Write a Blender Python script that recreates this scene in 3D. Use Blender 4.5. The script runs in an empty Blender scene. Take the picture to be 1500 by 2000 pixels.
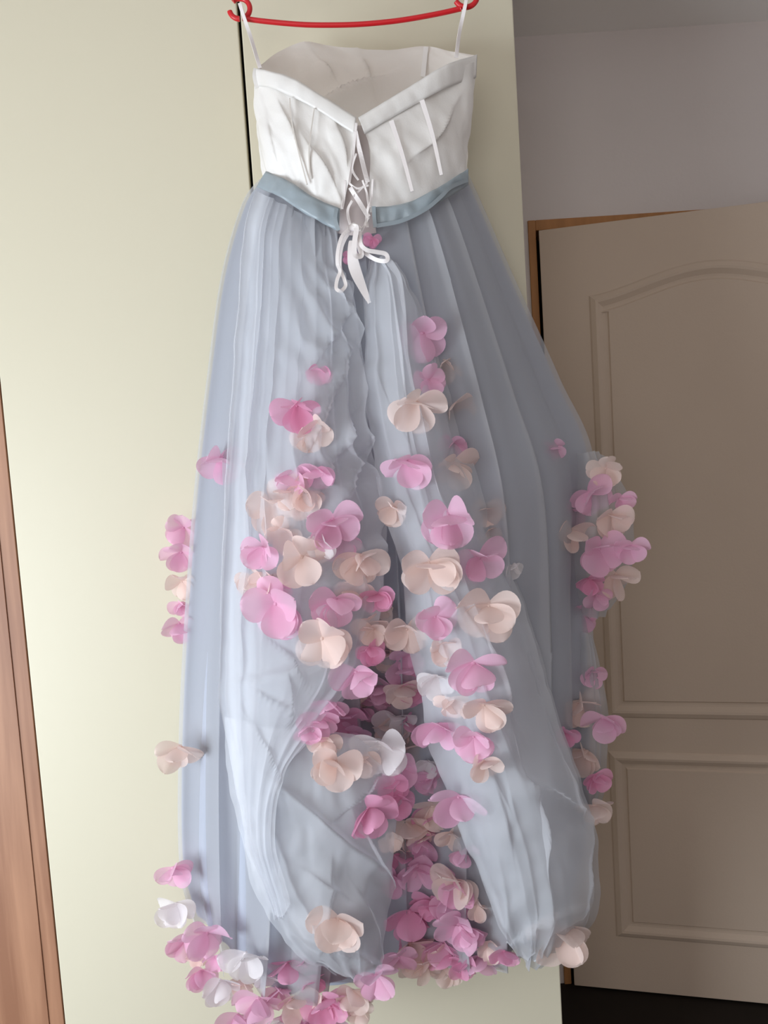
import bpy, math, random
from mathutils import Vector, Matrix, noise
from mathutils.bvhtree import BVHTree

C = bpy.context.scene.collection
PI = math.pi
rnd = random.Random(7)

# ------------------------------------------------------------------ camera
F_PX = 1502.0
CAM = Vector((0, 0, 1.50))
pitch, roll = math.radians(4.4), math.radians(3.67)
FW = Vector((0, math.cos(pitch), -math.sin(pitch)))
R0 = Vector((1, 0, 0)); U0 = Vector((0, math.sin(pitch), math.cos(pitch)))
RT = R0 * math.cos(roll) - U0 * math.sin(roll)
UP = R0 * math.sin(roll) + U0 * math.cos(roll)
cam_d = bpy.data.cameras.new('camera')
cam_d.sensor_fit = 'HORIZONTAL'; cam_d.sensor_width = 36; cam_d.lens = 36 * F_PX / 1500
cam_d.clip_start = 0.05
cam = bpy.data.objects.new('camera', cam_d); C.objects.link(cam)
M = Matrix((RT, UP, -FW)).transposed().to_4x4(); M.translation = CAM
cam.matrix_world = M
bpy.context.scene.camera = cam

def ray(px, py):
    return FW + RT * ((px - 750) / F_PX) + UP * ((1000 - py) / F_PX)
def at(px, py, Y):
    d = ray(px, py)
    return CAM + d * (Y / d.y)

# ------------------------------------------------------------------ light
sc = bpy.context.scene
w = bpy.data.worlds.new('world'); sc.world = w; w.use_nodes = True
bg = w.node_tree.nodes['Background']
bg.inputs[0].default_value = (0.75, 0.86, 1.0, 1); bg.inputs[1].default_value = 1.2
def area(name, loc, target, sx, sy, power, col):
    l = bpy.data.lights.new(name, 'AREA'); l.shape = 'RECTANGLE'; l.size = sx; l.size_y = sy
    l.energy = power; l.color = col
    o = bpy.data.objects.new(name, l); C.objects.link(o); o.location = loc
    o.rotation_euler = (Vector(target) - Vector(loc)).to_track_quat('-Z', 'Y').to_euler()
    return o
# daylight through the window in the left wall
area('window_daylight', (-1.93, 0.05, 0.90), (-0.2, 0.75, 0.85), 1.5, 1.4, 50, (0.84, 0.93, 1.0))
# warm fill added behind the photographer, standing in for ceiling bounce
area('rear_fill', (-0.7, -2.0, 1.55), (0.1, 1.4, 1.5), 1.4, 1.3, 11, (1.0, 0.93, 0.85))
sc.view_settings.view_transform = 'Standard'; sc.view_settings.look = 'None'
sc.view_settings.gamma = 1; sc.view_settings.use_curve_mapping = False
sc.view_settings.exposure = 0.24
sc.cycles.transparent_max_bounces = 32

# ------------------------------------------------------------------ materials
def lin(c):
    return tuple(((v/255)/12.92 if v/255 <= 0.04045 else ((v/255+0.055)/1.055)**2.4) for v in c)
def mat(name, col, rough=0.6, spec=0.4, sheen=0, alpha=1, transl=0, bump=0, bscale=200, var=0, vscale=3, stretch=(1,1,1)):
    m = bpy.data.materials.new(name); m.use_nodes = True
    nt = m.node_tree; N = nt.nodes; L = nt.links
    p = N['Principled BSDF']; out = N['Material Output']
    c = lin(col)
    p.inputs['Base Color'].default_value = (*c, 1)
    p.inputs['Roughness'].default_value = rough
    p.inputs['Specular IOR Level'].default_value = spec
    p.inputs['Sheen Weight'].default_value = sheen
    p.inputs['Sheen Roughness'].default_value = 0.4
    tc = N.new('ShaderNodeTexCoord'); mp = N.new('ShaderNodeMapping'); mp.inputs['Scale'].default_value = stretch
    L.new(tc.outputs['Object'], mp.inputs['Vector'])
    if var:
        nz = N.new('ShaderNodeTexNoise'); nz.inputs['Scale'].default_value = vscale; nz.inputs['Detail'].default_value = 4
        L.new(mp.outputs[0], nz.inputs['Vector'])
        rp = N.new('ShaderNodeValToRGB')
        rp.color_ramp.elements[0].position = 0.3; rp.color_ramp.elements[1].position = 0.7
        rp.color_ramp.elements[0].color = (*[v*(1-var) for v in c], 1)
        rp.color_ramp.elements[1].color = (*[min(1, v*(1+var)) for v in c], 1)
        L.new(nz.outputs['Fac'], rp.inputs[0]); L.new(rp.outputs[0], p.inputs['Base Color'])
    if bump:
        nb = N.new('ShaderNodeTexNoise'); nb.inputs['Scale'].default_value = bscale; nb.inputs['Detail'].default_value = 3
        L.new(mp.outputs[0], nb.inputs['Vector'])
        b = N.new('ShaderNodeBump'); b.inputs['Strength'].default_value = bump; b.inputs['Distance'].default_value = 0.002
        L.new(nb.outputs['Fac'], b.inputs['Height']); L.new(b.outputs[0], p.inputs['Normal'])
    last = p.outputs[0]
    if transl:
        t = N.new('ShaderNodeBsdfTranslucent'); t.inputs[0].default_value = (*c, 1)
        mx = N.new('ShaderNodeMixShader'); mx.inputs[0].default_value = transl
        L.new(last, mx.inputs[1]); L.new(t.outputs[0], mx.inputs[2]); last = mx.outputs[0]
    if alpha < 1:
        t = N.new('ShaderNodeBsdfTransparent')
        mx = N.new('ShaderNodeMixShader'); mx.inputs[0].default_value = alpha
        L.new(t.outputs[0], mx.inputs[1]); L.new(last, mx.inputs[2]); last = mx.outputs[0]
    L.new(last, out.inputs['Surface'])
    return m

def wood_mat(name, c1, c2):
    m = bpy.data.materials.new(name); m.use_nodes = True
    nt = m.node_tree; N = nt.nodes; L = nt.links; p = N['Principled BSDF']
    tc = N.new('ShaderNodeTexCoord'); mp = N.new('ShaderNodeMapping'); mp.inputs['Scale'].default_value = (9, 9, 0.7)
    L.new(tc.outputs['Object'], mp.inputs['Vector'])
    nz = N.new('ShaderNodeTexNoise'); nz.inputs['Scale'].default_value = 3; nz.inputs['Detail'].default_value = 8
    nz.inputs['Distortion'].default_value = 0.6
    L.new(mp.outputs[0], nz.inputs['Vector'])
    rp = N.new('ShaderNodeValToRGB'); rp.color_ramp.elements[0].position = .35; rp.color_ramp.elements[1].position = .68
    rp.color_ramp.elements[0].color = (*lin(c1), 1); rp.color_ramp.elements[1].color = (*lin(c2), 1)
    L.new(nz.outputs['Fac'], rp.inputs[0]); L.new(rp.outputs[0], p.inputs['Base Color'])
    p.inputs['Roughness'].default_value = .5
    return m

M_cream = mat('cream_laminate', (222, 214, 191), .42, .35, bump=.05, bscale=60)
M_wood = wood_mat('alder_veneer', (150, 104, 78), (182, 134, 104))
M_darkgap = mat('dark_gap', (25, 20, 16), .9, .1)
M_wall = mat('painted_wall', (218, 208, 204), .9, .1, bump=.25, bscale=90, var=.02, vscale=2)
M_ceil = mat('ceiling_paint', (246, 242, 238), .95, .1, bump=.2, bscale=60)
M_door = mat('door_paint', (202, 182, 164), .6, .3, bump=.12, bscale=180, var=.03, vscale=2)
M_frame = mat('orange_wood_frame', (176, 124, 78), .5, .3, var=.1, vscale=6, stretch=(8, 8, 1))
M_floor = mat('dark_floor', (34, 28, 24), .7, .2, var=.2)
M_white = mat('window_white', (235, 235, 232), .4)
M_satin = mat('white_satin', (250, 246, 242), .34, .5, sheen=.3, transl=.12, bump=.12, bscale=350)
M_inner = mat('bodice_lining', (242, 235, 228), .6, .3, sheen=.2, transl=.15, bump=.15, bscale=300)
M_modesty = mat('modesty_satin', (212, 200, 198), .5, .3, sheen=.2)
M_ribbon = mat('ribbon_satin', (240, 232, 230), .35, .5, sheen=.3)
M_band = mat('blue_satin', (154, 165, 172), .36, .6, sheen=.4, bump=.1, bscale=200)
M_lining = mat('blue_lining', (181, 186, 200), .6, .3, sheen=.2, transl=.1)
M_tulleA = mat('tulle_dense', (206, 207, 212), .8, .15, sheen=.4, alpha=.55, transl=.3)
M_tulle = mat('tulle_sheer', (242, 244, 250), .8, .15, sheen=.6, alpha=.40, transl=.35)
M_red = mat('red_plastic', (214, 30, 38), .35, .5)
def petal_mat(name, col, alpha=.82):
    return mat(name, col, .6, .25, sheen=.25, alpha=alpha, transl=.38)
PM = {'p': petal_mat('petal_pink', (250, 203, 228)), 'c': petal_mat('petal_peach', (252, 231, 223)),
      'w': petal_mat('petal_white', (252, 247, 248)), 'd': petal_mat('petal_rose', (247, 180, 212))}

# ------------------------------------------------------------------ helpers
def mesh_obj(name, vs, fs, m, parent=None, smooth=True):
    me = bpy.data.meshes.new(name); me.from_pydata([tuple(v) for v in vs], [], fs); me.update()
    if smooth: me.polygons.foreach_set('use_smooth', [True] * len(me.polygons))
    me.materials.append(m)
    o = bpy.data.objects.new(name, me); C.objects.link(o)
    if parent: o.parent = parent
    return o
def empty(name, label, cat):
    o = bpy.data.objects.new(name, None); C.objects.link(o); o['label'] = label; o['category'] = cat
    o.empty_display_size = .05
    return o
def box(name, a, b, m, parent=None, bevel=.002):
    (x0, y0, z0), (x1, y1, z1) = a, b
    vs = [(x, y, z) for x in (x0, x1) for y in (y0, y1) for z in (z0, z1)]
    fs = [(0,1,3,2), (4,6,7,5), (0,4,5,1), (2,3,7,6), (0,2,6,4), (1,5,7,3)]
    o = mesh_obj(name, vs, fs, m, parent, smooth=False)
    if bevel:
        bv = o.modifiers.new('bevel', 'BEVEL'); bv.width = bevel; bv.segments = 2
    return o
def struct(o): o['kind'] = 'structure'; return o

def cr(p, t):                       # Catmull-Rom through a list of tuples, t in 0..1
    n = len(p) - 1; x = min(max(t, 0), 1) * n; i = min(int(x), n - 1); f = x - i
    a = p[max(i-1, 0)]; b = p[i]; c = p[i+1]; d = p[min(i+2, n)]
    return tuple(0.5 * ((2*B) + (-A+Cc)*f + (2*A-5*B+4*Cc-D)*f*f + (-A+3*B-3*Cc+D)*f**3) for A, B, Cc, D in zip(a, b, c, d))

def sheet_pts(rows, nu, nv):
    cols = [[cr(r, u / nu) for u in range(nu + 1)] for r in rows]
    return [[cr([c[u] for c in cols], v / nv) for u in range(nu + 1)] for v in range(nv + 1)]

def sheet(name, rows, nu, nv, m, parent, disp=None, ridges=(), wr=0.0):
    """cloth through the given rows of points; disp(u,v) -> (lateral, outward) metres"""
    g = sheet_pts(rows, nu, nv)
    P = [[at(*p) for p in r] for r in g]
    vs = []
    for v in range(nv + 1):
        for u in range(nu + 1):
            T = (P[v][min(u+1, nu)] - P[v][max(u-1, 0)])
            S = (P[min(v+1, nv)][u] - P[max(v-1, 0)][u])
            T.normalize() if T.length > 1e-9 else None
            Nn = S.cross(T)
            Nn = Nn.normalized() if Nn.length > 1e-9 else Vector((0, -1, 0))
            if Nn.y > 0: Nn = -Nn
            q = P[v][u].copy()
            if disp:
                a, b = disp(u / nu, v / nv); q += T * a + Nn * b
            px, py = g[v][u][:2]
            for (x1, y1, x2, y2, amp, wd) in ridges:
                dx, dy = x2 - x1, y2 - y1; L = math.hypot(dx, dy)
                s = ((px-x1)*dx + (py-y1)*dy) / (L*L)
                d = ((px-x1)*dy - (py-y1)*dx) / L
                e = 1 if 0 <= s <= 1 else math.exp(-((s if s < 0 else s-1)*L/35)**2)
                e *= .35 + .65*math.sin(PI*min(max(s, 0), 1))
                pr = math.exp(-abs(d)/wd) if d > 0 else math.exp(-abs(d)/(wd*2.6))
                q += Nn * amp * 1.4 * pr * e + (RT*dy + UP*dx) * (1.9*wd*e*math.exp(-abs(d)/wd)/L) * (q.y/F_PX)
            if wr:
                q += Nn * wr * noise.fractal(Vector((px/90, py/130, len(rows))), 1.0, 2.0, 3)
            vs.append(q)
    w1 = nu + 1
    fs = [(v*w1+u, v*w1+u+1, (v+1)*w1+u+1, (v+1)*w1+u) for v in range(nv) for u in range(nu)]
    o = mesh_obj(name, vs, fs, m, parent)
    o['_bvh'] = 0
    del o['_bvh']
    BV.append((name, BVHTree.FromPolygons(vs, fs)))
    return o
BV = []

def pleat(n, a0, a1, seed=0., lean=.8, k=1.2, pw=1.0, env=None):
    def f(u, v):
        ph = 2*PI*(n*u + .35*math.sin(5.1*u+seed) + .22*math.sin(11.3*u+seed*2+v*1.5)) + .5*math.sin(3*v+seed+u*4)
        a = (a0 + (a1-a0)*v**pw) * (.65 + .35*math.sin(7.7*u+seed*3))
        if env: a *= env(u, v)
        return k*a*math.cos(ph+lean), a*math.cos(ph)
    return f

def pleat2(n, a0, a1, seed=0., lean=.7, k=1.2, pw=1.0, env=None):
    # irregular deep folds: widths and heights vary from fold to fold
    r = random.Random(seed); am = [r.uniform(.25, 1.25) for _ in range(n+3)]; off = [0]
    for _ in range(n+3): off.append(off[-1] + r.uniform(.5, 1.5))
    tot = off[n]
    def f(u, v):
        x = min(max(u, 0), .9999)*tot; i = 0
        while off[i+1] < x: i += 1
        t = (x-off[i])/(off[i+1]-off[i]); s = t*t*(3-2*t)
        a = (a0 + (a1-a0)*v**pw) * (am[i]*(1-s) + am[i+1]*s) * (1 + .25*math.sin(v*6+i))
        if env: a *= env(u, v)
        ph = 2*PI*t + .6*math.sin(2.4*v+seed)
        return k*a*math.cos(ph+lean), a*math.cos(ph)
    return f

def band(name, pts, wid, m, parent, th=.0012, n=40, tw=None, vert=False):
    """flat ribbon with thickness along px,py,Y points; wid in metres"""
    vs = []
    P = [at(*cr(pts, i/n)) for i in range(n+1)]
    for i in range(n+1):
        T = (P[min(i+1, n)] - P[max(i-1, 0)]).normalized()
        V = (P[i] - CAM).normalized()
        if tw: V = (Matrix.Rotation(tw*math.sin(PI*2*i/n), 3, T) @ V)
        S = T.cross(V).normalized(); Nn = S.cross(T).normalized()
        wd = wid(i/n) if callable(wid) else wid
        for a, b in ((-1, -1), (1, -1), (1, 1), (-1, 1)):
            vs.append(P[i] + S*a*wd/2 + Nn*b*th/2)
    fs = [(4*i+j, 4*i+(j+1) % 4, 4*i+4+(j+1) % 4, 4*i+4+j) for i in range(n) for j in range(4)]
    fs += [(0, 1, 2, 3), (4*n+3, 4*n+2, 4*n+1, 4*n)]
    o = mesh_obj(name, vs, fs, m, parent, smooth=False)
    return o

def tube(name, P, r, m, parent, seg=10, closed=False):
    n = len(P); vs = []
    ref = Vector((0, 1, 0))
    for i in range(n):
        if closed: T = P[(i+1) % n] - P[i-1]
        else: T = P[min(i+1, n-1)] - P[max(i-1, 0)]
        T.normalize()
        A = T.cross(ref); A = A.normalized() if A.length > .05 else Vector((1, 0, 0)); B = T.cross(A)
        rr = r(i/(n-1)) if callable(r) else r
        for s in range(seg):
            a = 2*PI*s/seg; vs.append(P[i] + A*rr*math.cos(a) + B*rr*math.sin(a))
    k = n if closed else n-1
    fs = [(i*seg+s, i*seg+(s+1) % seg, ((i+1) % n)*seg+(s+1) % seg, ((i+1) % n)*seg+s) for i in range(k) for s in range(seg)]
    if not closed: fs += [tuple(range(seg)), tuple((n-1)*seg+s for s in reversed(range(seg)))]
    return mesh_obj(name, vs, fs, m, parent)

# ------------------------------------------------------------------ room
WALL_Y = 2.03; FLOOR = 0.0; CEIL = 2.525
struct(box('floor', (-2.1, -2.2, -0.1), (2.3, 2.15, FLOOR), M_floor, bevel=0))
struct(box('ceiling', (-2.1, -2.2, CEIL), (2.3, 2.15, CEIL+.1), M_ceil, bevel=0))
struct(box('wall_right', (2.1, -2.2, 0), (2.2, 2.15, CEIL), M_wall, bevel=0))
def wall_hole(name, ax, c0, c1, a0, a1, h0, h1, w0, w1, z0, z1):
    # wall slab with a rectangular hole: ax='x' slab thickness along x
    def V(a, t, z): return (t, a, z) if ax == 'x' else (a, t, z)
    vs, fs = [], []
    for (p0, p1, q0, q1) in ((a0, w0, h0, h1), (w1, a1, h0, h1), (w0, w1, h0, z0), (w0, w1, z1, h1)):
        b = len(vs)
        vs += [V(a, t, z) for a in (p0, p1) for t in (c0, c1) for z in (q0, q1)]
        fs += [tuple(b+i for i in f) for f in ((0,1,3,2), (4,6,7,5), (0,4,5,1), (2,3,7,6), (0,2,6,4), (1,5,7,3))]
    return struct(mesh_obj(name, vs, fs, M_wall, smooth=False))
wall_hole('wall_left', 'x', -2.1, -2.0, -2.2, 2.15, 0, CEIL, -.7, .8, .2, 1.65)
wall_hole('wall_front', 'y', -2.2, -2.1, -2.1, 2.2, 0, CEIL, -1.4, 0.0, .9, 2.2)
def window(name, ax, t, a0, a1, z0, z1):
    vs, fs = [], []
    def bx(p0, p1, q0, q1):
        b = len(vs)
        for a in (p0, p1):
            for tt in (t-.03, t+.03):
                for z in (q0, q1): vs.append((tt, a, z) if ax == 'x' else (a, tt, z))
        fs.extend([tuple(b+i for i in f) for f in ((0,1,3,2), (4,6,7,5), (0,4,5,1), (2,3,7,6), (0,2,6,4), (1,5,7,3))])
    bx(a0, a0+.05, z0, z1); bx(a1-.05, a1, z0, z1); bx(a0, a1, z0, z0+.05); bx(a0, a1, z1-.05, z1)
    m = (a0+a1)/2; bx(m-.03, m+.03, z0, z1)
    struct(mesh_obj(name, vs, fs, M_white, smooth=False))
window('window_1', 'x', -2.05, -.7, .8, .2, 1.65)
window('fill_window', 'y', -2.15, -1.4, 0.0, .9, 2.2)  # unseen window, added to go with the rear fill light

# door wall with the doorway
HX = at(1052, 450, WALL_Y - .02)        # hinge side of the leaf, top
door_top = HX.z; hx = HX.x
fx = at(1030, 432, WALL_Y)
top_o = fx.z
wall_hole('wall_back', 'y', WALL_Y, WALL_Y+.1, -2.1, 2.3, 0, CEIL, fx.x, fx.x+.86, 0.0, top_o)
struct(box('hall_box_back', (fx.x-.3, WALL_Y+.9, 0), (fx.x+1.3, WALL_Y+1.0, CEIL), M_floor, bevel=0))  # dark hall box added, unseen, so no sky shows through the door slit
struct(box('hall_box_left', (fx.x-.3, WALL_Y+.1, 0), (fx.x-.2, WALL_Y+.9, CEIL), M_floor, bevel=0))
struct(box('hall_box_right', (fx.x+1.2, WALL_Y+.1, 0), (fx.x+1.3, WALL_Y+.9, CEIL), M_floor, bevel=0))
struct(box('hall_box_top', (fx.x-.3, WALL_Y+.1, CEIL), (fx.x+1.3, WALL_Y+1., CEIL+.1), M_floor, bevel=0))
struct(box('hall_box_bottom', (fx.x-.3, WALL_Y+.12, -.1), (fx.x+1.3, WALL_Y+1., 0), M_floor, bevel=0))
# frame (casing set into the opening)
fr = bpy.data.objects.new('trim_1', None); C.objects.link(fr); struct(fr)
def jamb(x0, x1, z0, z1): box('jamb', (x0, WALL_Y-.006, z0), (x1, WALL_Y+.1, z1), M_frame, fr, .002)
jamb(fx.x, hx-.004, 0.0, top_o); jamb(fx.x+.80+.03, fx.x+.86, 0.0, top_o)
box('head_jamb', (hx-.004, WALL_Y-.006, door_top+.004), (fx.x+.83, WALL_Y+.1, top_o), M_frame, fr, .002)
box('door_stop', (hx-.004, WALL_Y+.06, 0), (hx+.012, WALL_Y+.1, top_o-.02), M_darkgap, fr, 0)

# door leaf swung towards the room, hinge on the left
ang = math.radians(13.5)
dorig = Vector((hx, WALL_Y-.02, 0)); dX = Vector((math.cos(ang), -math.sin(ang), 0)); dN = Vector((-math.sin(ang), -math.cos(ang), 0))
def door_loc(px, py):
    d = ray(px, py); t = (dorig - CAM).dot(dN) / d.dot(dN); q = CAM + d*t - dorig
    return q.dot(dX), q.z
def dpt(x, z, h): return dorig + dX*x + dN*h + Vector((0, 0, z))
z_bot = max(.006, door_loc(1106, 1952)[1])
door = bpy.data.objects.new('door_1', None); C.objects.link(door); struct(door)
def slab(name, x0, x1, z0, z1, h0, h1, m):
    vs = [dpt(x, z, h) for x in (x0, x1) for h in (h0, h1) for z in (z0, z1)]
    fs = [(0,1,3,2), (4,6,7,5), (0,4,5,1), (2,3,7,6), (0,2,6,4), (1,5,7,3)]
    o = mesh_obj(name, vs, fs, m, door, smooth=False)
    b = o.modifiers.new('bevel', 'BEVEL'); b.width = .002; b.segments = 2
slab('leaf', 0, .79, z_bot, door_top, -.04, 0, M_door)
def arch_loop(x0, x1, z0, z1, rise, n=40):
    pts = [(x0, z0), (x1, z0)]
    for i in range(n+1):
        t = 1 - i/n
        pts.append((x0 + (x1-x0)*t, z1 + rise*(.5-.5*math.cos(2*PI*t))**.85))
    return pts
def inset(loop, d):
    n = len(loop); out = []
    for i in range(n):
        p0, p, p1 = Vector(loop[i-1]), Vector(loop[i]), Vector(loop[(i+1) % n])
        e0 = (p-p0); e1 = (p1-p)
        if e0.length < 1e-7: e0 = e1
        if e1.length < 1e-7: e1 = e0
        n0 = Vector((-e0.y, e0.x)).normalized(); n1 = Vector((-e1.y, e1.x)).normalized()
        b = n0 + n1; b = b / max(b.length_squared/2, .3)
        out.append(p + b*d)
    return out
def moulded(loop):
    prof = [(0, -.001), (.005, .004), (.016, .009), (.022, .008), (.034, .001), (.042, -.0005)]
    rings = [[dpt(q[0], q[1], h) for q in inset(loop, d)] for d, h in prof]
    n = len(loop); vs = [v for r in rings for v in r]
    fs = [(k*n+i, k*n+(i+1) % n, (k+1)*n+(i+1) % n, (k+1)*n+i) for k in range(len(prof)-1) for i in range(n)]
    mesh_obj('moulding', vs, fs, M_door, door, smooth=False)
    f0 = inset(loop, .0435); f1 = inset(loop, .048)
    vs = [dpt(q[0], q[1], -.001) for q in f0] + [dpt(q[0], q[1], .004) for q in f1]
    fs = [(i, (i+1) % n, n+(i+1) % n, n+i) for i in range(n)] + [tuple(range(n, 2*n))]
    mesh_obj('panel', vs, fs, M_door, door, smooth=False)
ux0, uz1 = door_loc(1149, 577); _, uz0 = door_loc(1190, 1402)
_, lz1 = door_loc(1183, 1466); _, lz0 = door_loc(1192, 1828)
_, arch = door_loc(1450, 500)
ux1 = .79 - ux0
moulded(arch_loop(ux0, ux1, uz0, uz1, max(.05, arch-uz1+.0)))
moulded([(ux0, lz0), (ux1, lz0), (ux1, lz1), (ux0, lz1)])
# handle on the far side of the leaf (outside the frame on the right)
hp = [dpt(.73, 1.02, h) for h in (0, .02, .045)] + [dpt(.73-.03*i, 1.02, .05) for i in range(1, 5)]
tube('handle', hp, .008, mat('steel', (170, 168, 165), .3), door)

# ------------------------------------------------------------------ wardrobe
WY = 1.455; WTOP = 2.40
ward = empty('wardrobe', 'tall wardrobe with cream doors and brown wooden left panel, behind the hanging dress', 'wardrobe')
xr = at(1050, 1000, WY).x; xg = at(539, 1000, WY).x; xl = at(24, 1000, WY).x
ward.location = (0, 0, 0)
box('door', (xl+.002, WY, .03), (xg-.003, WY+.02, WTOP), M_cream, ward)
box('door', (xg+.003, WY, .03), (xr, WY+.02, WTOP), M_cream, ward)
box('carcass', (xl-.62, WY+.024, 0), (xr-.004, WALL_Y-.01, WTOP-.005), M_darkgap, ward, 0)
box('side_panel', (xr-.018, WY+.022, 0), (xr, WALL_Y-.005, WTOP), M_cream, ward)
box('wooden_door', (xl-.60, WY-.001, .03), (xl-.0297, WY+.02, WTOP), M_wood, ward, .0006)
box('wooden_strip', (xl-.0295, WY+.001, .03), (xl-.001, WY+.02, WTOP), M_wood, ward, .0006)

# ------------------------------------------------------------------ hanger
HY = 1.30
hang = empty('coat_hanger', 'red plastic coat hanger holding the dress by its two white straps', 'hanger')
def pt(l): return [at(x, y, HY) for x, y in l]
def smooth(l, n=60): return [at(*cr([(x, y, HY) for x, y in l], i/n)) for i in range(n+1)]
tube('trouser_bar', smooth([(474, 36), (520, 42), (590, 48), (650, 49), (710, 47), (780, 40), (850, 28), (900, 17)]), .0040, M_red, hang)
def ring(cx, cy, r, a0, a1):
    return [at(cx + r*math.cos(math.radians(a0+(a1-a0)*i/40)), cy + r*math.sin(math.radians(a0+(a1-a0)*i/40)), HY) for i in range(41)]
tube('strap_notch', ring(468, 17, 20, -130, 75) , .0042, M_red, hang)
tube('strap_notch_tip', ring(468, 17, 20, 165, 90), .0042, M_red, hang)
tube('strap_notch', ring(910, -8, 22, -60, 150), .0042, M_red, hang)
tube('arm', smooth([(455, 2), (480, -22), (560, -75), (640, -110), (688, -120)], 30), .005, M_red, hang)
tube('arm', smooth([(921, -27), (880, -58), (800, -98), (730, -118), (688, -120)], 30), .005, M_red, hang)
hk = at(688, -120, HY)
hook = [hk + Vector((0, 0, z)) for z in (0, .02, .035)] + \
       [hk + Vector((0, .075 - .075*math.cos(a), .035 + .085*math.sin(a))) for a in [PI*i/16 for i in range(1, 17)]]
tube('hook', hook, .003, mat('hook_steel', (180, 180, 180), .3), hang)
hang.location = (0, 0, 0)

# ------------------------------------------------------------------ gown
gown = empty('ball_gown', 'white and pale blue ball gown with pink fabric flowers, hanging from the red hanger', 'dress')

# underskirt + dense outer tulle (closed tube)
lv = [  # five points across the front of each level
 [(507,350),(590,390),(695,442),(830,400),(914,340)],
 [(472,400),(585,440),(695,490),(840,440),(938,392)],
 [(432,540),(580,570),(702,610),(875,570),(1000,535)],
 [(404,740),(570,780),(720,810),(930,780),(1092,740)],
 [(380,950),(560,980),(735,1000),(975,970),(1158,905)],
 [(362,1180),(550,1220),(745,1250),(990,1220),(1152,1180)],
 [(349,1440),(545,1480),(750,1500),(980,1480),(1160,1440)],
 [(350,1690),(545,1780),(755,1760),(965,1760),(1150,1660)],
 [(378,1800),(530,1945),(750,1900),(960,1888),(1096,1828)],
]
yf = [(1.325,1.275,1.27,1.275,1.325), (1.335,1.26,1.262,1.26,1.34), (1.34,1.245,1.275,1.24,1.36), (1.35,1.235,1.285,1.228,1.375),
      (1.355,1.232,1.34,1.225,1.385), (1.36,1.23,1.36,1.23,1.385), (1.36,1.23,1.355,1.235,1.385), (1.36,1.235,1.34,1.245,1.385),
      (1.36,1.26,1.33,1.28,1.38)]
rowsA = [[(p[0], p[1], y) for p, y in zip(r, ys)] for r, ys in zip(lv, yf)]
envA = lambda u, v: min(1, (u*(1-u)*14)+.15)
sheet('overskirt', rowsA, 260, 90, M_tulleA, gown, pleat2(11, .003, .017, 1.3, k=1.5, env=envA, pw=.6))
rowsL = [[(p[0]+(8 if i < 2 else -8 if i > 2 else 0), p[1]-12*(j > 6), p[2]+.022-(.014 if i in (0, 4) else 0)) for i, p in enumerate(r)] for j, r in enumerate(rowsA)]
sheet('lining', rowsL, 160, 60, M_lining, gown, pleat(11, .003, .008, 2.2, k=.6, env=envA, pw=.6))
BV.pop()
rowsB = [[(r[0][0], r[0][1], r[0][2]), ((r[0][0]*.7+r[4][0]*.3), r[1][1]-10, min(1.44, r[0][2]+.085)), ((r[0][0]*.3+r[4][0]*.7), r[3][1]-10, min(1.44, r[0][2]+.085)), (r[4][0], r[4][1], r[4][2])] for r in rowsL]
sheet('back_panel', rowsB, 90, 40, M_lining, gown, pleat(9, .001, .006, .4, k=.5, env=envA))
BV.pop()

# right rear puff
sheet('tulle_puff', [
 [(1100,890,1.410),(1140,885,1.352),(1165,882,1.357),(1185,895,1.382)],
 [(1092,960,1.410),(1150,955,1.337),(1195,950,1.342),(1222,962,1.382)],
 [(1090,1040,1.410),(1150,1040,1.332),(1208,1040,1.337),(1240,1050,1.382)],
 [(1095,1110,1.410),(1150,1120,1.332),(1200,1120,1.342),(1232,1125,1.382)],
 [(1120,1190,1.410),(1150,1205,1.352),(1175,1205,1.362),(1192,1188,1.382)]], 60, 40, M_tulleA, gown, pleat(4, .002, .004, 3.), wr=.004)
sheet('tulle_puff', [
 [(1110,1230,1.410),(1140,1235,1.367),(1152,1240,1.372),(1158,1250,1.387)],
 [(1100,1330,1.410),(1145,1335,1.357),(1170,1340,1.362),(1182,1350,1.387)],
 [(1110,1450,1.410),(1150,1450,1.357),(1175,1450,1.362),(1188,1450,1.387)],
 [(1115,1540,1.410),(1150,1550,1.362),(1168,1550,1.372),(1180,1540,1.387)],
 [(1130,1600,1.410),(1145,1610,1.372),(1155,1610,1.377),(1165,1600,1.387)]], 50, 40, M_tulleA, gown, pleat(3, .002, .003, 3.), wr=.004)

# left swag, upper
C1 = [
 [(498,372,1.288),(560,402,1.27),(612,430,1.262),(655,448,1.258)],
 [(474,450,1.27),(548,480,1.245),(618,500,1.24),(664,520,1.245)],
 [(462,600,1.25),(545,600,1.215),(625,600,1.205),(690,585,1.225)],
 [(455,760,1.24),(535,760,1.195),(620,740,1.185),(706,715,1.22)],
 [(445,930,1.235),(520,930,1.185),(620,900,1.175),(712,860,1.22)],
 [(437,1080,1.23),(530,1080,1.18),(640,1060,1.165),(744,970,1.215)],
 [(430,1220,1.225),(520,1230,1.17),(640,1200,1.16),(745,1105,1.21)],
 [(432,1340,1.215),(520,1350,1.16),(640,1310,1.155),(716,1278,1.19)],
 [(445,1450,1.20),(500,1460,1.155),(560,1450,1.15),(612,1428,1.16)],
 [(466,1560,1.19),(495,1560,1.160),(525,1550,1.15),(552,1520,1.15)],
 [(486,1670,1.205),(506,1672,1.165),(522,1668,1.155),(540,1645,1.15)],
 [(526,1785,1.215),(540,1792,1.19),(552,1790,1.175),(566,1768,1.165)]]
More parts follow.
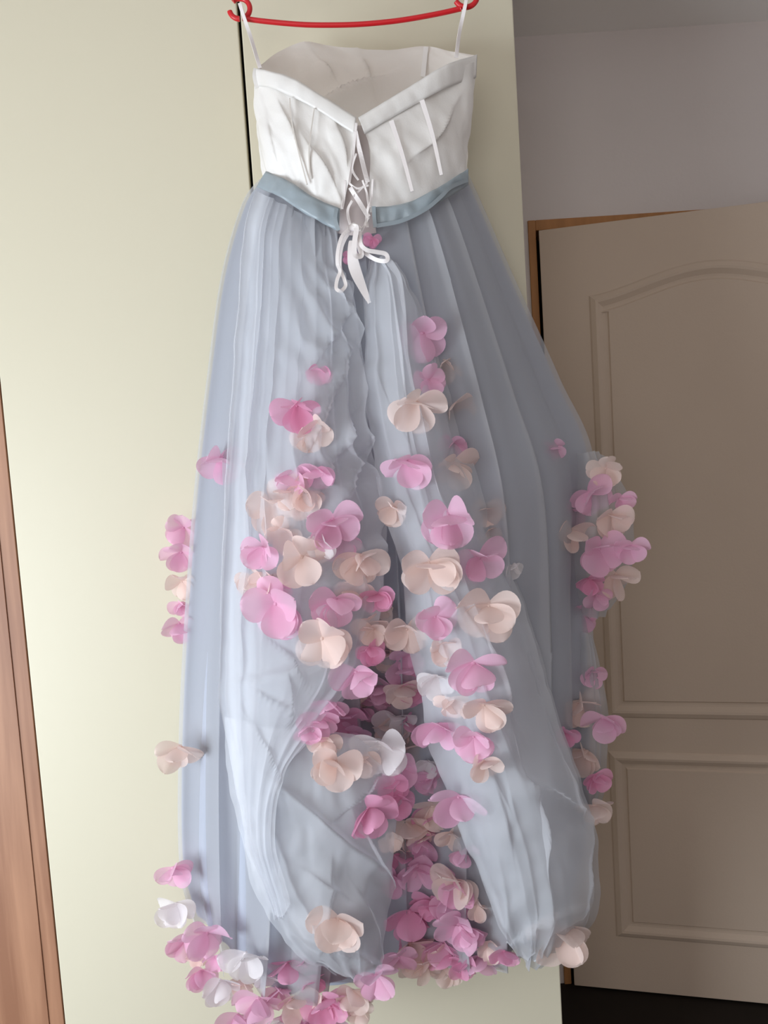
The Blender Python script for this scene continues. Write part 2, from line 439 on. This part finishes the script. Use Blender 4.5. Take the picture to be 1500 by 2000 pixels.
def dC1(u, v):
    a, b = pleat2(6, .003, .012, 6, k=1.4, pw=.7, env=lambda u, v: (1-.6*u) * (1-.9*min(1, max(0, v-.45)/.3)))(u, v)
    v = v*1.22; e = u**1.5 * (1 if v > .2 else v/.2) * max(0, 1-max(0, v-.62)/.15)
    ph = 2*PI*(v*10 + (1-u)*5.5 + .45*math.sin(v*17+u*3) + .2*math.sin(v*41))
    e *= .6+.4*math.sin(v*29+1); return a + .004*e*math.sin(ph+.5), b + .014*e*math.cos(ph)
sheet('tulle_swag', C1, 200, 150, M_tulle, gown, dC1, ridges=[
 (500,1330,715,1285,.016,7), (700,640,560,960,.010,6), (706,760,600,1000,.010,6), (712,850,640,1040,.010,6), (690,590,600,720,.008,6), (740,1100,718,1270,.008,6), (520,620,470,1150,.008,7), (470,1330,620,1440,.010,9), (560,1300,560,1420,.008,9), (470,1380,540,1520,.010,10), (520,1250,600,1340,.008,10)], wr=.006)
C1b = [[(x+(10 if i == 0 else -6 if i == 3 else 0), y+4, Y+.018) for i, (x, y, Y) in enumerate(r)] for r in C1]
sheet('tulle_underlayer', C1b, 140, 100, M_tulle, gown, pleat2(6, .004, .012, 21, k=1.6, pw=.7, env=lambda u, v: 1-.6*v), wr=.006)
BV.pop()
# left swag, lower balloon
C2 = [
 [(440,1400,1.235),(530,1420,1.19),(660,1430,1.185),(790,1450,1.225)],
 [(458,1550,1.225),(560,1560,1.165),(680,1560,1.16),(790,1560,1.215)],
 [(482,1670,1.22),(580,1670,1.15),(690,1670,1.15),(778,1660,1.215)],
 [(522,1780,1.22),(605,1780,1.155),(690,1780,1.155),(762,1755,1.22)],
 [(585,1865,1.225),(640,1872,1.18),(700,1872,1.18),(750,1850,1.225)],
 [(640,1895,1.24),(675,1908,1.23),(705,1905,1.23),(736,1885,1.24)]]
RG = [(455,1380,520,1700,.010,6), (530,1520,760,1725,.018,7), (470,1500,640,1850,.014,8), (755,1470,640,1600,.006,12), (640,1700,620,1860,.010,8),
      (600,1830,750,1890,.010,6), (560,1770,720,1880,.012,6), (690,1600,740,1720,.009,8), (590,1700,680,1760,.006,8), (700,1760,735,1850,.008,8)]
sheet('tulle_swag', C2, 160, 130, M_tulle, gown, pleat(3, .003, .004, 2., k=1.4), ridges=RG, wr=.012)
sheet('tulle_underlayer', [[(x+(8 if i < 2 else -6), y+6, Y+.022) for i, (x, y, Y) in enumerate(r)] for r in C2], 100, 80, M_tulleA, gown,
      pleat(4, .004, .006, 5., k=1.2), wr=.014)
BV.pop()

# right swag
D = [
 [(722,508,1.235),(738,500,1.225),(752,500,1.225),(768,512,1.235)],
 [(716,570,1.23),(750,565,1.20),(785,565,1.20),(808,590,1.235)],
 [(712,680,1.225),(755,680,1.18),(800,680,1.18),(846,690,1.235)],
 [(712,790,1.225),(770,800,1.17),(830,800,1.17),(882,800,1.235)],
 [(735,920,1.22),(800,930,1.16),(860,930,1.16),(922,930,1.23)],
 [(762,1040,1.215),(830,1060,1.15),(900,1060,1.15),(966,1060,1.23)],
 [(786,1150,1.21),(860,1180,1.145),(940,1180,1.145),(1015,1180,1.225)],
 [(805,1300,1.21),(900,1310,1.135),(980,1310,1.135),(1055,1310,1.22)],
 [(832,1430,1.21),(930,1450,1.13),(1020,1450,1.13),(1098,1450,1.22)],
 [(872,1550,1.21),(960,1580,1.13),(1060,1580,1.125),(1138,1590,1.215)],
 [(922,1670,1.215),(1000,1700,1.135),(1080,1700,1.13),(1150,1690,1.215)],
 [(965,1770,1.22),(1020,1800,1.15),(1090,1800,1.145),(1142,1780,1.22)],
 [(1000,1835,1.235),(1020,1868,1.21),(1045,1872,1.21),(1062,1850,1.235)]]
RD = [(900,1400,980,1560,.010,6), (780,900,850,1120,.010,7), (900,1180,1010,1420,.009,7), (1090,1480,1130,1620,.008,6), (940,1340,1010,1530,.014,7), (1010,1520,1140,1600,.012,7), (960,1520,1000,1680,.010,9), (985,1700,1010,1830,.012,6), (1140,1600,1130,1790,.010,6),
      (960,1740,1050,1860,.012,6), (1000,1840,1140,1760,.010,6), (760,560,790,900,.008,8), (830,1120,880,1330,.010,8), (730,700,830,1000,.008,8), (1040,1560,1050,1700,.006,12)]
sheet('tulle_swag', D, 160, 200, M_tulle, gown, pleat2(5, .004, .006, 9, k=1.6, env=lambda u, v: 1-.6*v), ridges=RD, wr=.009)
D2 = [[(x+(10+6*(j > 8))*(1 if i == 3 else .4)*(.5 if j < 4 else 1), y+10+10*(j > 10), Y+.022-(.006 if i in (0, 3) else 0)) for i, (x, y, Y) in enumerate(r)] for j, r in enumerate(D)]
sheet('tulle_underlayer', D2, 120, 150, M_tulleA, gown, pleat2(6, .004, .009, 12, k=1.6, env=lambda u, v: 1-.5*v), wr=.010)
BV.pop()

# waistband (two satin halves in a V) with folded tuck
def strip(name, top, bot, m, n=60, th=.0025, wr=.0022, bul=.002, reg=False):
    """solid band between two px,py,Y lines"""
    rows = []; vs = []; k = 6
    for i in range(n+1):
        a = at(*cr(top, i/n)); b = at(*cr(bot, i/n))
        for j in range(k+1):
            p = a.lerp(b, j/k); p.y -= bul*math.sin(PI*j/k) - wr*noise.noise(p*60)*2
            vs.append(p)
    w1 = k+1
    fs = [(i*w1+j, (i+1)*w1+j, (i+1)*w1+j+1, i*w1+j+1) for i in range(n) for j in range(k)]
    o = mesh_obj(name, vs, fs, m, gown)
    s = o.modifiers.new('thick', 'SOLIDIFY'); s.thickness = th; s.offset = -1 if reg else 0
    return o
strip('waistband', [(520,336,1.292),(560,352,1.262),(610,384,1.245),(664,408,1.24)], [(502,366,1.292),(548,386,1.26),(600,420,1.243),(662,452,1.238)], M_band)
strip('waistband', [(730,405,1.238),(790,398,1.24),(850,370,1.25),(914,330,1.29)], [(733,440,1.238),(785,432,1.238),(850,400,1.248),(914,362,1.29)], M_band)
band('waistband_fold', [(735,441,1.234),(785,431,1.234),(832,408,1.238),(860,385,1.244),(880,366,1.255),(912,352,1.28)], .006, M_band, gown, th=.004)
band('waistband_fold', [(730,404,1.234),(731,425,1.232),(733,444,1.234)], .006, M_band, gown, th=.004, n=12)
band('waistband_fold', [(657,408,1.234),(655,428,1.232),(661,450,1.234)], .006, M_band, gown, th=.004, n=12)

# bodice
def satin_disp(seed, amp):
    def f(u, v):
        return 0, amp*noise.fractal(Vector((u*3+seed, v*2.2-u*2, seed)), 1., 2., 3)
    return f
LP = [  # left back panel
 [(499,150,1.315),(512,152,1.285),(570,158,1.26),(640,200,1.248),(696,236,1.244)],
 [(502,215,1.318),(520,222,1.282),(575,232,1.257),(640,262,1.245),(690,286,1.241)],
 [(508,275,1.318),(525,285,1.282),(580,300,1.257),(630,325,1.245),(682,345,1.241)],
 [(512,345,1.312),(530,358,1.29),(580,382,1.266),(625,408,1.257),(668,412,1.25)]]
sheet('bodice_panel', LP, 90, 70, M_satin, gown, satin_disp(2., .007), ridges=[(540,200,590,330,.010,9), (520,230,540,330,.008,7), (600,290,655,380,.010,9), (655,250,675,330,.006,6)])
RP = [
 [(704,238,1.244),(760,200,1.248),(830,160,1.258),(915,125,1.285),(930,122,1.315)],
 [(722,290,1.241),(775,268,1.245),(840,240,1.256),(908,215,1.285),(924,212,1.318)],
 [(722,350,1.241),(780,335,1.245),(845,305,1.256),(900,280,1.285),(914,278,1.318)],
 [(722,415,1.25),(785,412,1.256),(845,395,1.265),(900,362,1.292),(912,350,1.312)]]
sheet('bodice_panel', RP, 90, 70, M_satin, gown, satin_disp(9., .006), ridges=[(880,200,800,300,.003,14)])
# inner front lining seen over the back edge
sheet('bodice_front', [
 [(500,140,1.315),(520,122,1.35),(548,98,1.38),(590,84,1.395),(640,85,1.40),(700,95,1.402),(760,98,1.40),(832,90,1.388),(880,100,1.36),(929,108,1.315)],
 [(502,220,1.318),(524,215,1.35),(560,200,1.38),(600,190,1.395),(645,190,1.40),(700,195,1.402),(760,190,1.40),(835,180,1.388),(885,175,1.36),(922,200,1.318)],
 [(514,328,1.318),(530,330,1.35),(566,340,1.375),(605,345,1.39),(650,345,1.395),(700,345,1.398),(765,345,1.395),(830,340,1.38),(880,335,1.35),(912,330,1.318)]],
 110, 60, M_inner, gown, satin_disp(5., .010), ridges=[(610,215,760,150,.012,7), (620,120,650,160,.006,6), (700,110,720,170,.006,7)])
band('side_seam', [(832,92,1.382),(829,120,1.382),(826,150,1.382)], .008, M_satin, gown, n=12)
sheet('modesty_panel', [
 [(688,245,1.262),(700,245,1.258),(716,245,1.262)],
 [(660,350,1.262),(692,350,1.256),(726,350,1.262)],
 [(655,455,1.262),(692,460,1.254),(735,455,1.262)]], 20, 40, M_modesty, gown, wr=.002)
# folded top band
strip('top_band', [(499,134,1.305),(530,140,1.268),(570,152,1.252),(620,182,1.242),(696,230,1.238)],
      [(501,168,1.308),(530,172,1.268),(572,190,1.252),(620,215,1.242),(692,262,1.238)], M_satin, wr=.0008)
strip('top_band', [(700,230,1.238),(740,206,1.240),(800,170,1.246),(870,128,1.258),(931,107,1.305)],
      [(712,262,1.238),(745,242,1.240),(800,210,1.246),(870,172,1.258),(929,152,1.305)], M_satin, wr=.0008)
band('side_tab', [(500,134,1.30),(498,150,1.30),(503,172,1.30)], .008, M_satin, gown, n=12)
for pts in ([(764,236,1.2395),(785,300,1.2375),(805,374,1.238)], [(824,196,1.246),(845,265,1.245),(862,342,1.246)]):
    band('boning_channel', pts, lambda t: .0075-.0025*t, M_ribbon, gown, th=.002)
for pts in ([(566,192,1.248),(572,250,1.244),(600,360,1.244)], [(614,212,1.240),(604,290,1.238),(606,350,1.242)]):
    band('panel_seam', pts, .002, M_inner, gown, th=.003)
# straps
band('strap', [(468,6,1.297),(478,38,1.293),(492,80,1.30),(508,134,1.30)], .006, M_ribbon, gown, tw=.5)
band('strap', [(912,-6,1.297),(908,14,1.293),(898,60,1.30),(891,112,1.285)], .006, M_ribbon, gown, tw=.5)
# lacing
LZ = 1.232
for pts, wd in (([(696,240),(690,300),(682,358)], .004), ([(694,256),(704,300),(718,356)], .007), ([(682,358),(698,368),(720,362)], .003),
                ([(684,366),(700,392),(720,424)], .007), ([(708,352),(716,376),(720,402)], .003), ([(718,356),(702,372),(690,384)], .003),
                ([(720,402),(716,424),(718,444)], .004), ([(688,392),(679,412),(684,440)], .004), ([(720,424),(712,440),(706,452)], .004),
                ([(674,352),(672,385),(668,408)], .004), ([(728,350),(726,380),(722,405)], .003), ([(696,300),(688,330),(700,352)], .003)):
    band('lace', [(x, y, LZ) for x, y in pts], wd, M_ribbon, gown, n=16, tw=.4)
# bow
BY = 1.216
def bl(pts, wd, tw=.3): band('bow_loop', [(x, y, BY+dy) for x, y, dy in pts], wd, M_ribbon, gown, n=60, tw=tw)
bl([(684,446,.0),(668,462,-.004),(660,490,-.006),(659,515,-.004),(664,530,0),(658,548,-.002),(657,564,-.004),(666,568,-.004),(675,558,0),(672,544,.003),(664,520,.006),(668,480,.008),(684,450,.006)], .0055)
bl([(684,446,.0),(696,444,-.008),(693,470,-.012),(692,492,-.012),(697,500,-.010),(706,498,-.006),(702,480,-.004),(700,455,.0)], .008)
bl([(702,446,.0),(704,475,-.012),(716,488,-.012),(735,492,-.010),(753,496,-.008),(757,506,-.006),(750,510,-.004),(732,506,0),(712,492,.002),(704,470,.003)], .0065)
band('bow_tail', [(686,470,BY),(688,500,BY-.003),(693,525,BY+.002),(705,555,BY+.004),(722,592,BY+.005)], lambda t: .006+.012*math.sin(PI*min(1, t*1.05))**.8, M_ribbon, gown, n=40, tw=.2)
tube('bow_knot', [at(x, y, BY) for x, y in ((680,446),(690,443),(698,446),(706,449))], lambda t: .004+.003*math.sin(PI*t), M_ribbon, gown)

# ------------------------------------------------------------------ flowers
def petal_mesh(k, m):
    nU, nV = 8, 9; vs = []
    cup = (.10, -.08, .20, .05, .26, -.12)[k % 6]; crease = (0, .10, 0, .05, 0, .2)[k % 6]; bend = (.12, -.28, .30, .08, -.12, .2)[k % 6]
    for j in range(nV+1):
        y = 1 - (1-j/nV)**1.7 if j else 0
        c = .60
        wd = .47*math.sqrt(max(0, 1-((y-c)/(1-c))**2)) if y > c else .47*(.22 + .78*math.sin(PI/2*y/c))
        wd = max(wd, .03)
        for i in range(nU+1):
            x = (i/nU*2-1)
            z = cup*x*x*wd*1.6 - crease*abs(x)*wd + bend*y*y*.6 + .03*math.sin(3*x+k*2)*y
            vs.append((x*wd, y, z))
    w1 = nU+1
    fs = [(j*w1+i, j*w1+i+1, (j+1)*w1+i+1, (j+1)*w1+i) for j in range(nV) for i in range(nU)]
    me = bpy.data.meshes.new('petal'); me.from_pydata(vs, [], fs); me.update()
    me.polygons.foreach_set('use_smooth', [True]*len(me.polygons)); me.materials.append(m)
    return me
PMESH = {c: [petal_mesh(k, PM[c]) for k in range(6)] for c in PM}
def core_mesh(c):
    vs = [(0, 0, .10)] + [(.09*math.cos(a), .09*math.sin(a), .03) for a in [PI*i/4 for i in range(8)]] + [(.06*math.cos(a), .06*math.sin(a), -.05) for a in [PI*i/4 for i in range(8)]]
    fs = [(0, 1+i, 1+(i+1) % 8) for i in range(8)] + [(1+i, 9+i, 9+(i+1) % 8, 1+(i+1) % 8) for i in range(8)]
    me = bpy.data.meshes.new('flower'); me.from_pydata(vs, [], fs); me.materials.append(PM[c]); return me
CMESH = {c: core_mesh(c) for c in PM}
CN = {'p': 'pink fabric flower', 'c': 'peach cream fabric flower', 'w': 'white fabric flower', 'd': 'deep rose fabric flower'}

def first_hit(px, py):
    d = ray(px, py).normalized(); best = None
    for nm, b in BV:
        if nm not in ('overskirt', 'tulle_swag', 'tulle_puff'): continue
        h = b.ray_cast(CAM, d)
        if h[0] is not None and (best is None or h[3] < best[2]): best = (h[0], h[1], h[3])
    return best
def flower(px, py, c, size, off=-.006, Y=None, rot=0):
    h = first_hit(px, py)
    if Y is not None or h is None:
        pos = at(px, py, Y if Y else 1.33); nrm = Vector((0, -1, 0))
    else:
        nrm = h[1].normalized()
        if nrm.y > 0: nrm = -nrm
        d = ray(px, py).normalized(); pos = h[0] + d*off
    s = size/2 * pos.y/F_PX * 1.17
    n = (nrm*.35 + Vector((rnd.uniform(-.45, .45), -1, rnd.uniform(-.9, -.1)))).normalized()
    up = (Vector((0, 0, 1)) - n*n.z).normalized(); rt = up.cross(n)
    root = bpy.data.objects.new('flower', CMESH[c]); C.objects.link(root); root.parent = gown
    root.location = pos; root.scale = (s, s, s); root['label'] = CN[c]
    B = Matrix((rt, up, n)).transposed()
    root.rotation_mode = 'QUATERNION'; root.rotation_quaternion = (B @ Matrix.Rotation(math.radians(rot), 3, 'Z')).to_quaternion()
    k = rnd.choice((6, 7, 7, 8)); a0 = rnd.uniform(0, 2*PI)
    for i in range(k):
        layer = i >= 5
        a = a0 + 2*PI*i/5 + rnd.uniform(-.2, .2) + (.6 if layer else 0)
        if layer: a = -PI/2 + rnd.uniform(-1.3, 1.3)
        topness = max(0, math.sin(a))
        e = math.radians(rnd.uniform(-4, 26) + topness*rnd.uniform(15, 85) + (20 if layer else 0))
        rad = Vector((math.cos(a), math.sin(a), 0)); nz = Vector((0, 0, 1))
        y = rad*math.cos(e) + nz*math.sin(e); z = nz*math.cos(e) - rad*math.sin(e); x = y.cross(z)
        o = bpy.data.objects.new('petal', rnd.choice(PMESH[c])); C.objects.link(o); o.parent = root
        q = rnd.uniform(.88, 1.08)
        mm = Matrix((x, y, z)).transposed() @ Matrix.Rotation(rnd.uniform(-.35, .35), 3, 'Y')
        o.rotation_mode = 'QUATERNION'; o.rotation_quaternion = mm.to_quaternion()
        o.location = Vector((0, 0, .05*layer)) ; o.scale = (q*rnd.uniform(.9, 1.12), q, q)

U_ = .014       # behind the sheer layer
FL = [
 (825,650,'p',92),(868,718,'c',66,U_),(838,742,'p',62),(812,785,'c',100),(882,797,'c',86,U_),(880,865,'p',62,U_),(795,900,'p',100),(885,905,'c',88,U_),
 (770,990,'c',66),(875,1005,'p',112),(948,995,'c',66,U_),(955,1045,'c',50,U_),(838,1100,'c',112),(935,1090,'p',100),(1000,1105,'w',52),(955,1182,'c',118),
 (850,1205,'p',84),(795,1228,'c',96),(800,1278,'p',66),(870,1262,'c',66,U_),(925,1295,'p',112),(850,1322,'w',78),(785,1340,'c',80),(745,1352,'p',64),
 (945,1375,'c',96),(880,1365,'c',70,U_),(855,1415,'p',98),(925,1438,'p',88),(945,1487,'c',74),(838,1487,'w',60),(895,1555,'p',112),(800,1500,'p',70,U_),
 (795,1605,'c',84),(845,1575,'c',84),(880,1625,'c',66),(905,1662,'p',60,U_),(815,1690,'p',96),(890,1720,'c',98),(800,1780,'d',100),(895,1805,'p',98),
 (800,1842,'c',104),(860,1842,'p',80),(772,1712,'p',70),(878,1892,'c',60),(935,1868,'p',84),(985,1858,'d',66),(932,1768,'c',56),(830,1640,'p',70),
 (770,1400,'w',84),(745,1455,'w',112),(655,1487,'c',100),(720,1578,'d',100),(845,1760,'d',70),(845,1520,'p',66),(760,1640,'c',50,.02),
 (580,792,'d',88),(622,725,'d',52,U_),(612,842,'c',80,U_),(622,915,'p',76),(572,925,'p',80,U_),(535,990,'c',96,U_),(590,985,'c',56,U_),(650,1015,'p',106),
 (515,1070,'p',86),(628,1062,'w',56),(590,1088,'c',104),(705,1085,'c',104),(540,1180,'p',118),(655,1170,'p',100),(630,1247,'c',106),(530,1125,'c',80,U_),
 (738,1160,'d',66),(748,1188,'c',60),(730,1230,'c',56),(722,1265,'d',60),(695,1312,'p',96),(706,1385,'p',58),(668,1400,'d',86),(625,1400,'p',84,U_),
 (632,1445,'c',66),(600,1420,'p',60,U_),(690,1430,'p',60),(430,895,'p',92),
 (358,1030,'p',66,0,1.38),(354,1078,'p',74,0,1.385),(356,1135,'c',66,0,1.38),(352,1178,'p',46,0,1.38),(350,1218,'p',66,0,1.38),(352,1458,'c',92,0,1.315),
 (338,1695,'p',74,0,1.325),(345,1765,'w',80,0,1.32),(360,1835,'p',74,0,1.32),(405,1822,'p',90,0,1.27),(480,1862,'w',96,0,1.25),(395,1895,'p',66,0,1.30),
 (430,1915,'w',86,0,1.27),(505,1950,'p',94,0,1.25),(465,1982,'p',84,0,1.27),(560,1880,'d',84,0,1.265),(585,1945,'c',84,0,1.27),(635,1950,'d',94,0,1.265),
 (545,1995,'w',64,0,1.26),(650,1985,'p',70,0,1.28),(735,1905,'p',92,0,1.24),(690,1935,'c',78,0,1.26),(600,1995,'p',70,0,1.29),(610,1910,'d',60,0,1.27),
 (520,1905,'w',50,0,1.265),
 (660,1795,'c',112),
 (1183,915,'c',66,0,1.325),(1150,962,'p',84),(1214,970,'p',50,0,1.33),(1193,1005,'c',80),(1113,1035,'c',80,U_),(1170,1072,'p',94),(1232,1065,'p',64,0,1.30),
 (1203,1122,'c',84),(1150,1130,'d',56),(1166,1162,'p',56),(1133,1202,'p',62,U_),(1158,1315,'p',52,.01),(1132,1370,'c',94),(1178,1402,'p',80,0,1.31),
 (1140,1465,'c',84),(1165,1512,'d',62,0,1.31),(1160,1572,'c',74,0,1.32),(1105,1432,'d',50),(1090,1812,'c',128,0,1.20),(1080,872,'p',46,.01),
 (1120,1000,'p',50,U_),(683,500,'d',30,0,1.25),(728,465,'d',34,0,1.25),
]
FL += [(545,1932,'p',66,0,1.275),(600,1868,'p',60,0,1.27),(478,1915,'c',60,0,1.28),(385,1862,'c',52,0,1.31),(662,1940,'d',66,0,1.285),
 (570,1975,'p',70,0,1.285),(700,1965,'c',60,0,1.28),(420,1868,'p',54,0,1.295),(780,1868,'p',70,0,1.27),(830,1882,'c',66,0,1.29),(905,1878,'d',64,0,1.28),(955,1845,'c',60,0,1.27)]
for f in FL: flower(*f)
# flowers crowded in the shadow of the centre opening, behind the ones listed above
for k in range(34):
    t = k/33; py = 1230 + 640*t + rnd.uniform(-12, 12); cx = 745 + 110*t
    flower(cx + rnd.uniform(-30-38*t, 30+60*t), py, rnd.choice('dppccd'), rnd.uniform(66, 92), .012)
for px, py in ((560,955),(600,960),(560,1040),(540,1150),(500,1130),(665,1060),(680,1345),(645,1370),(705,1480),(690,1150)):
    flower(px, py, rnd.choice('cpc'), 74, U_)
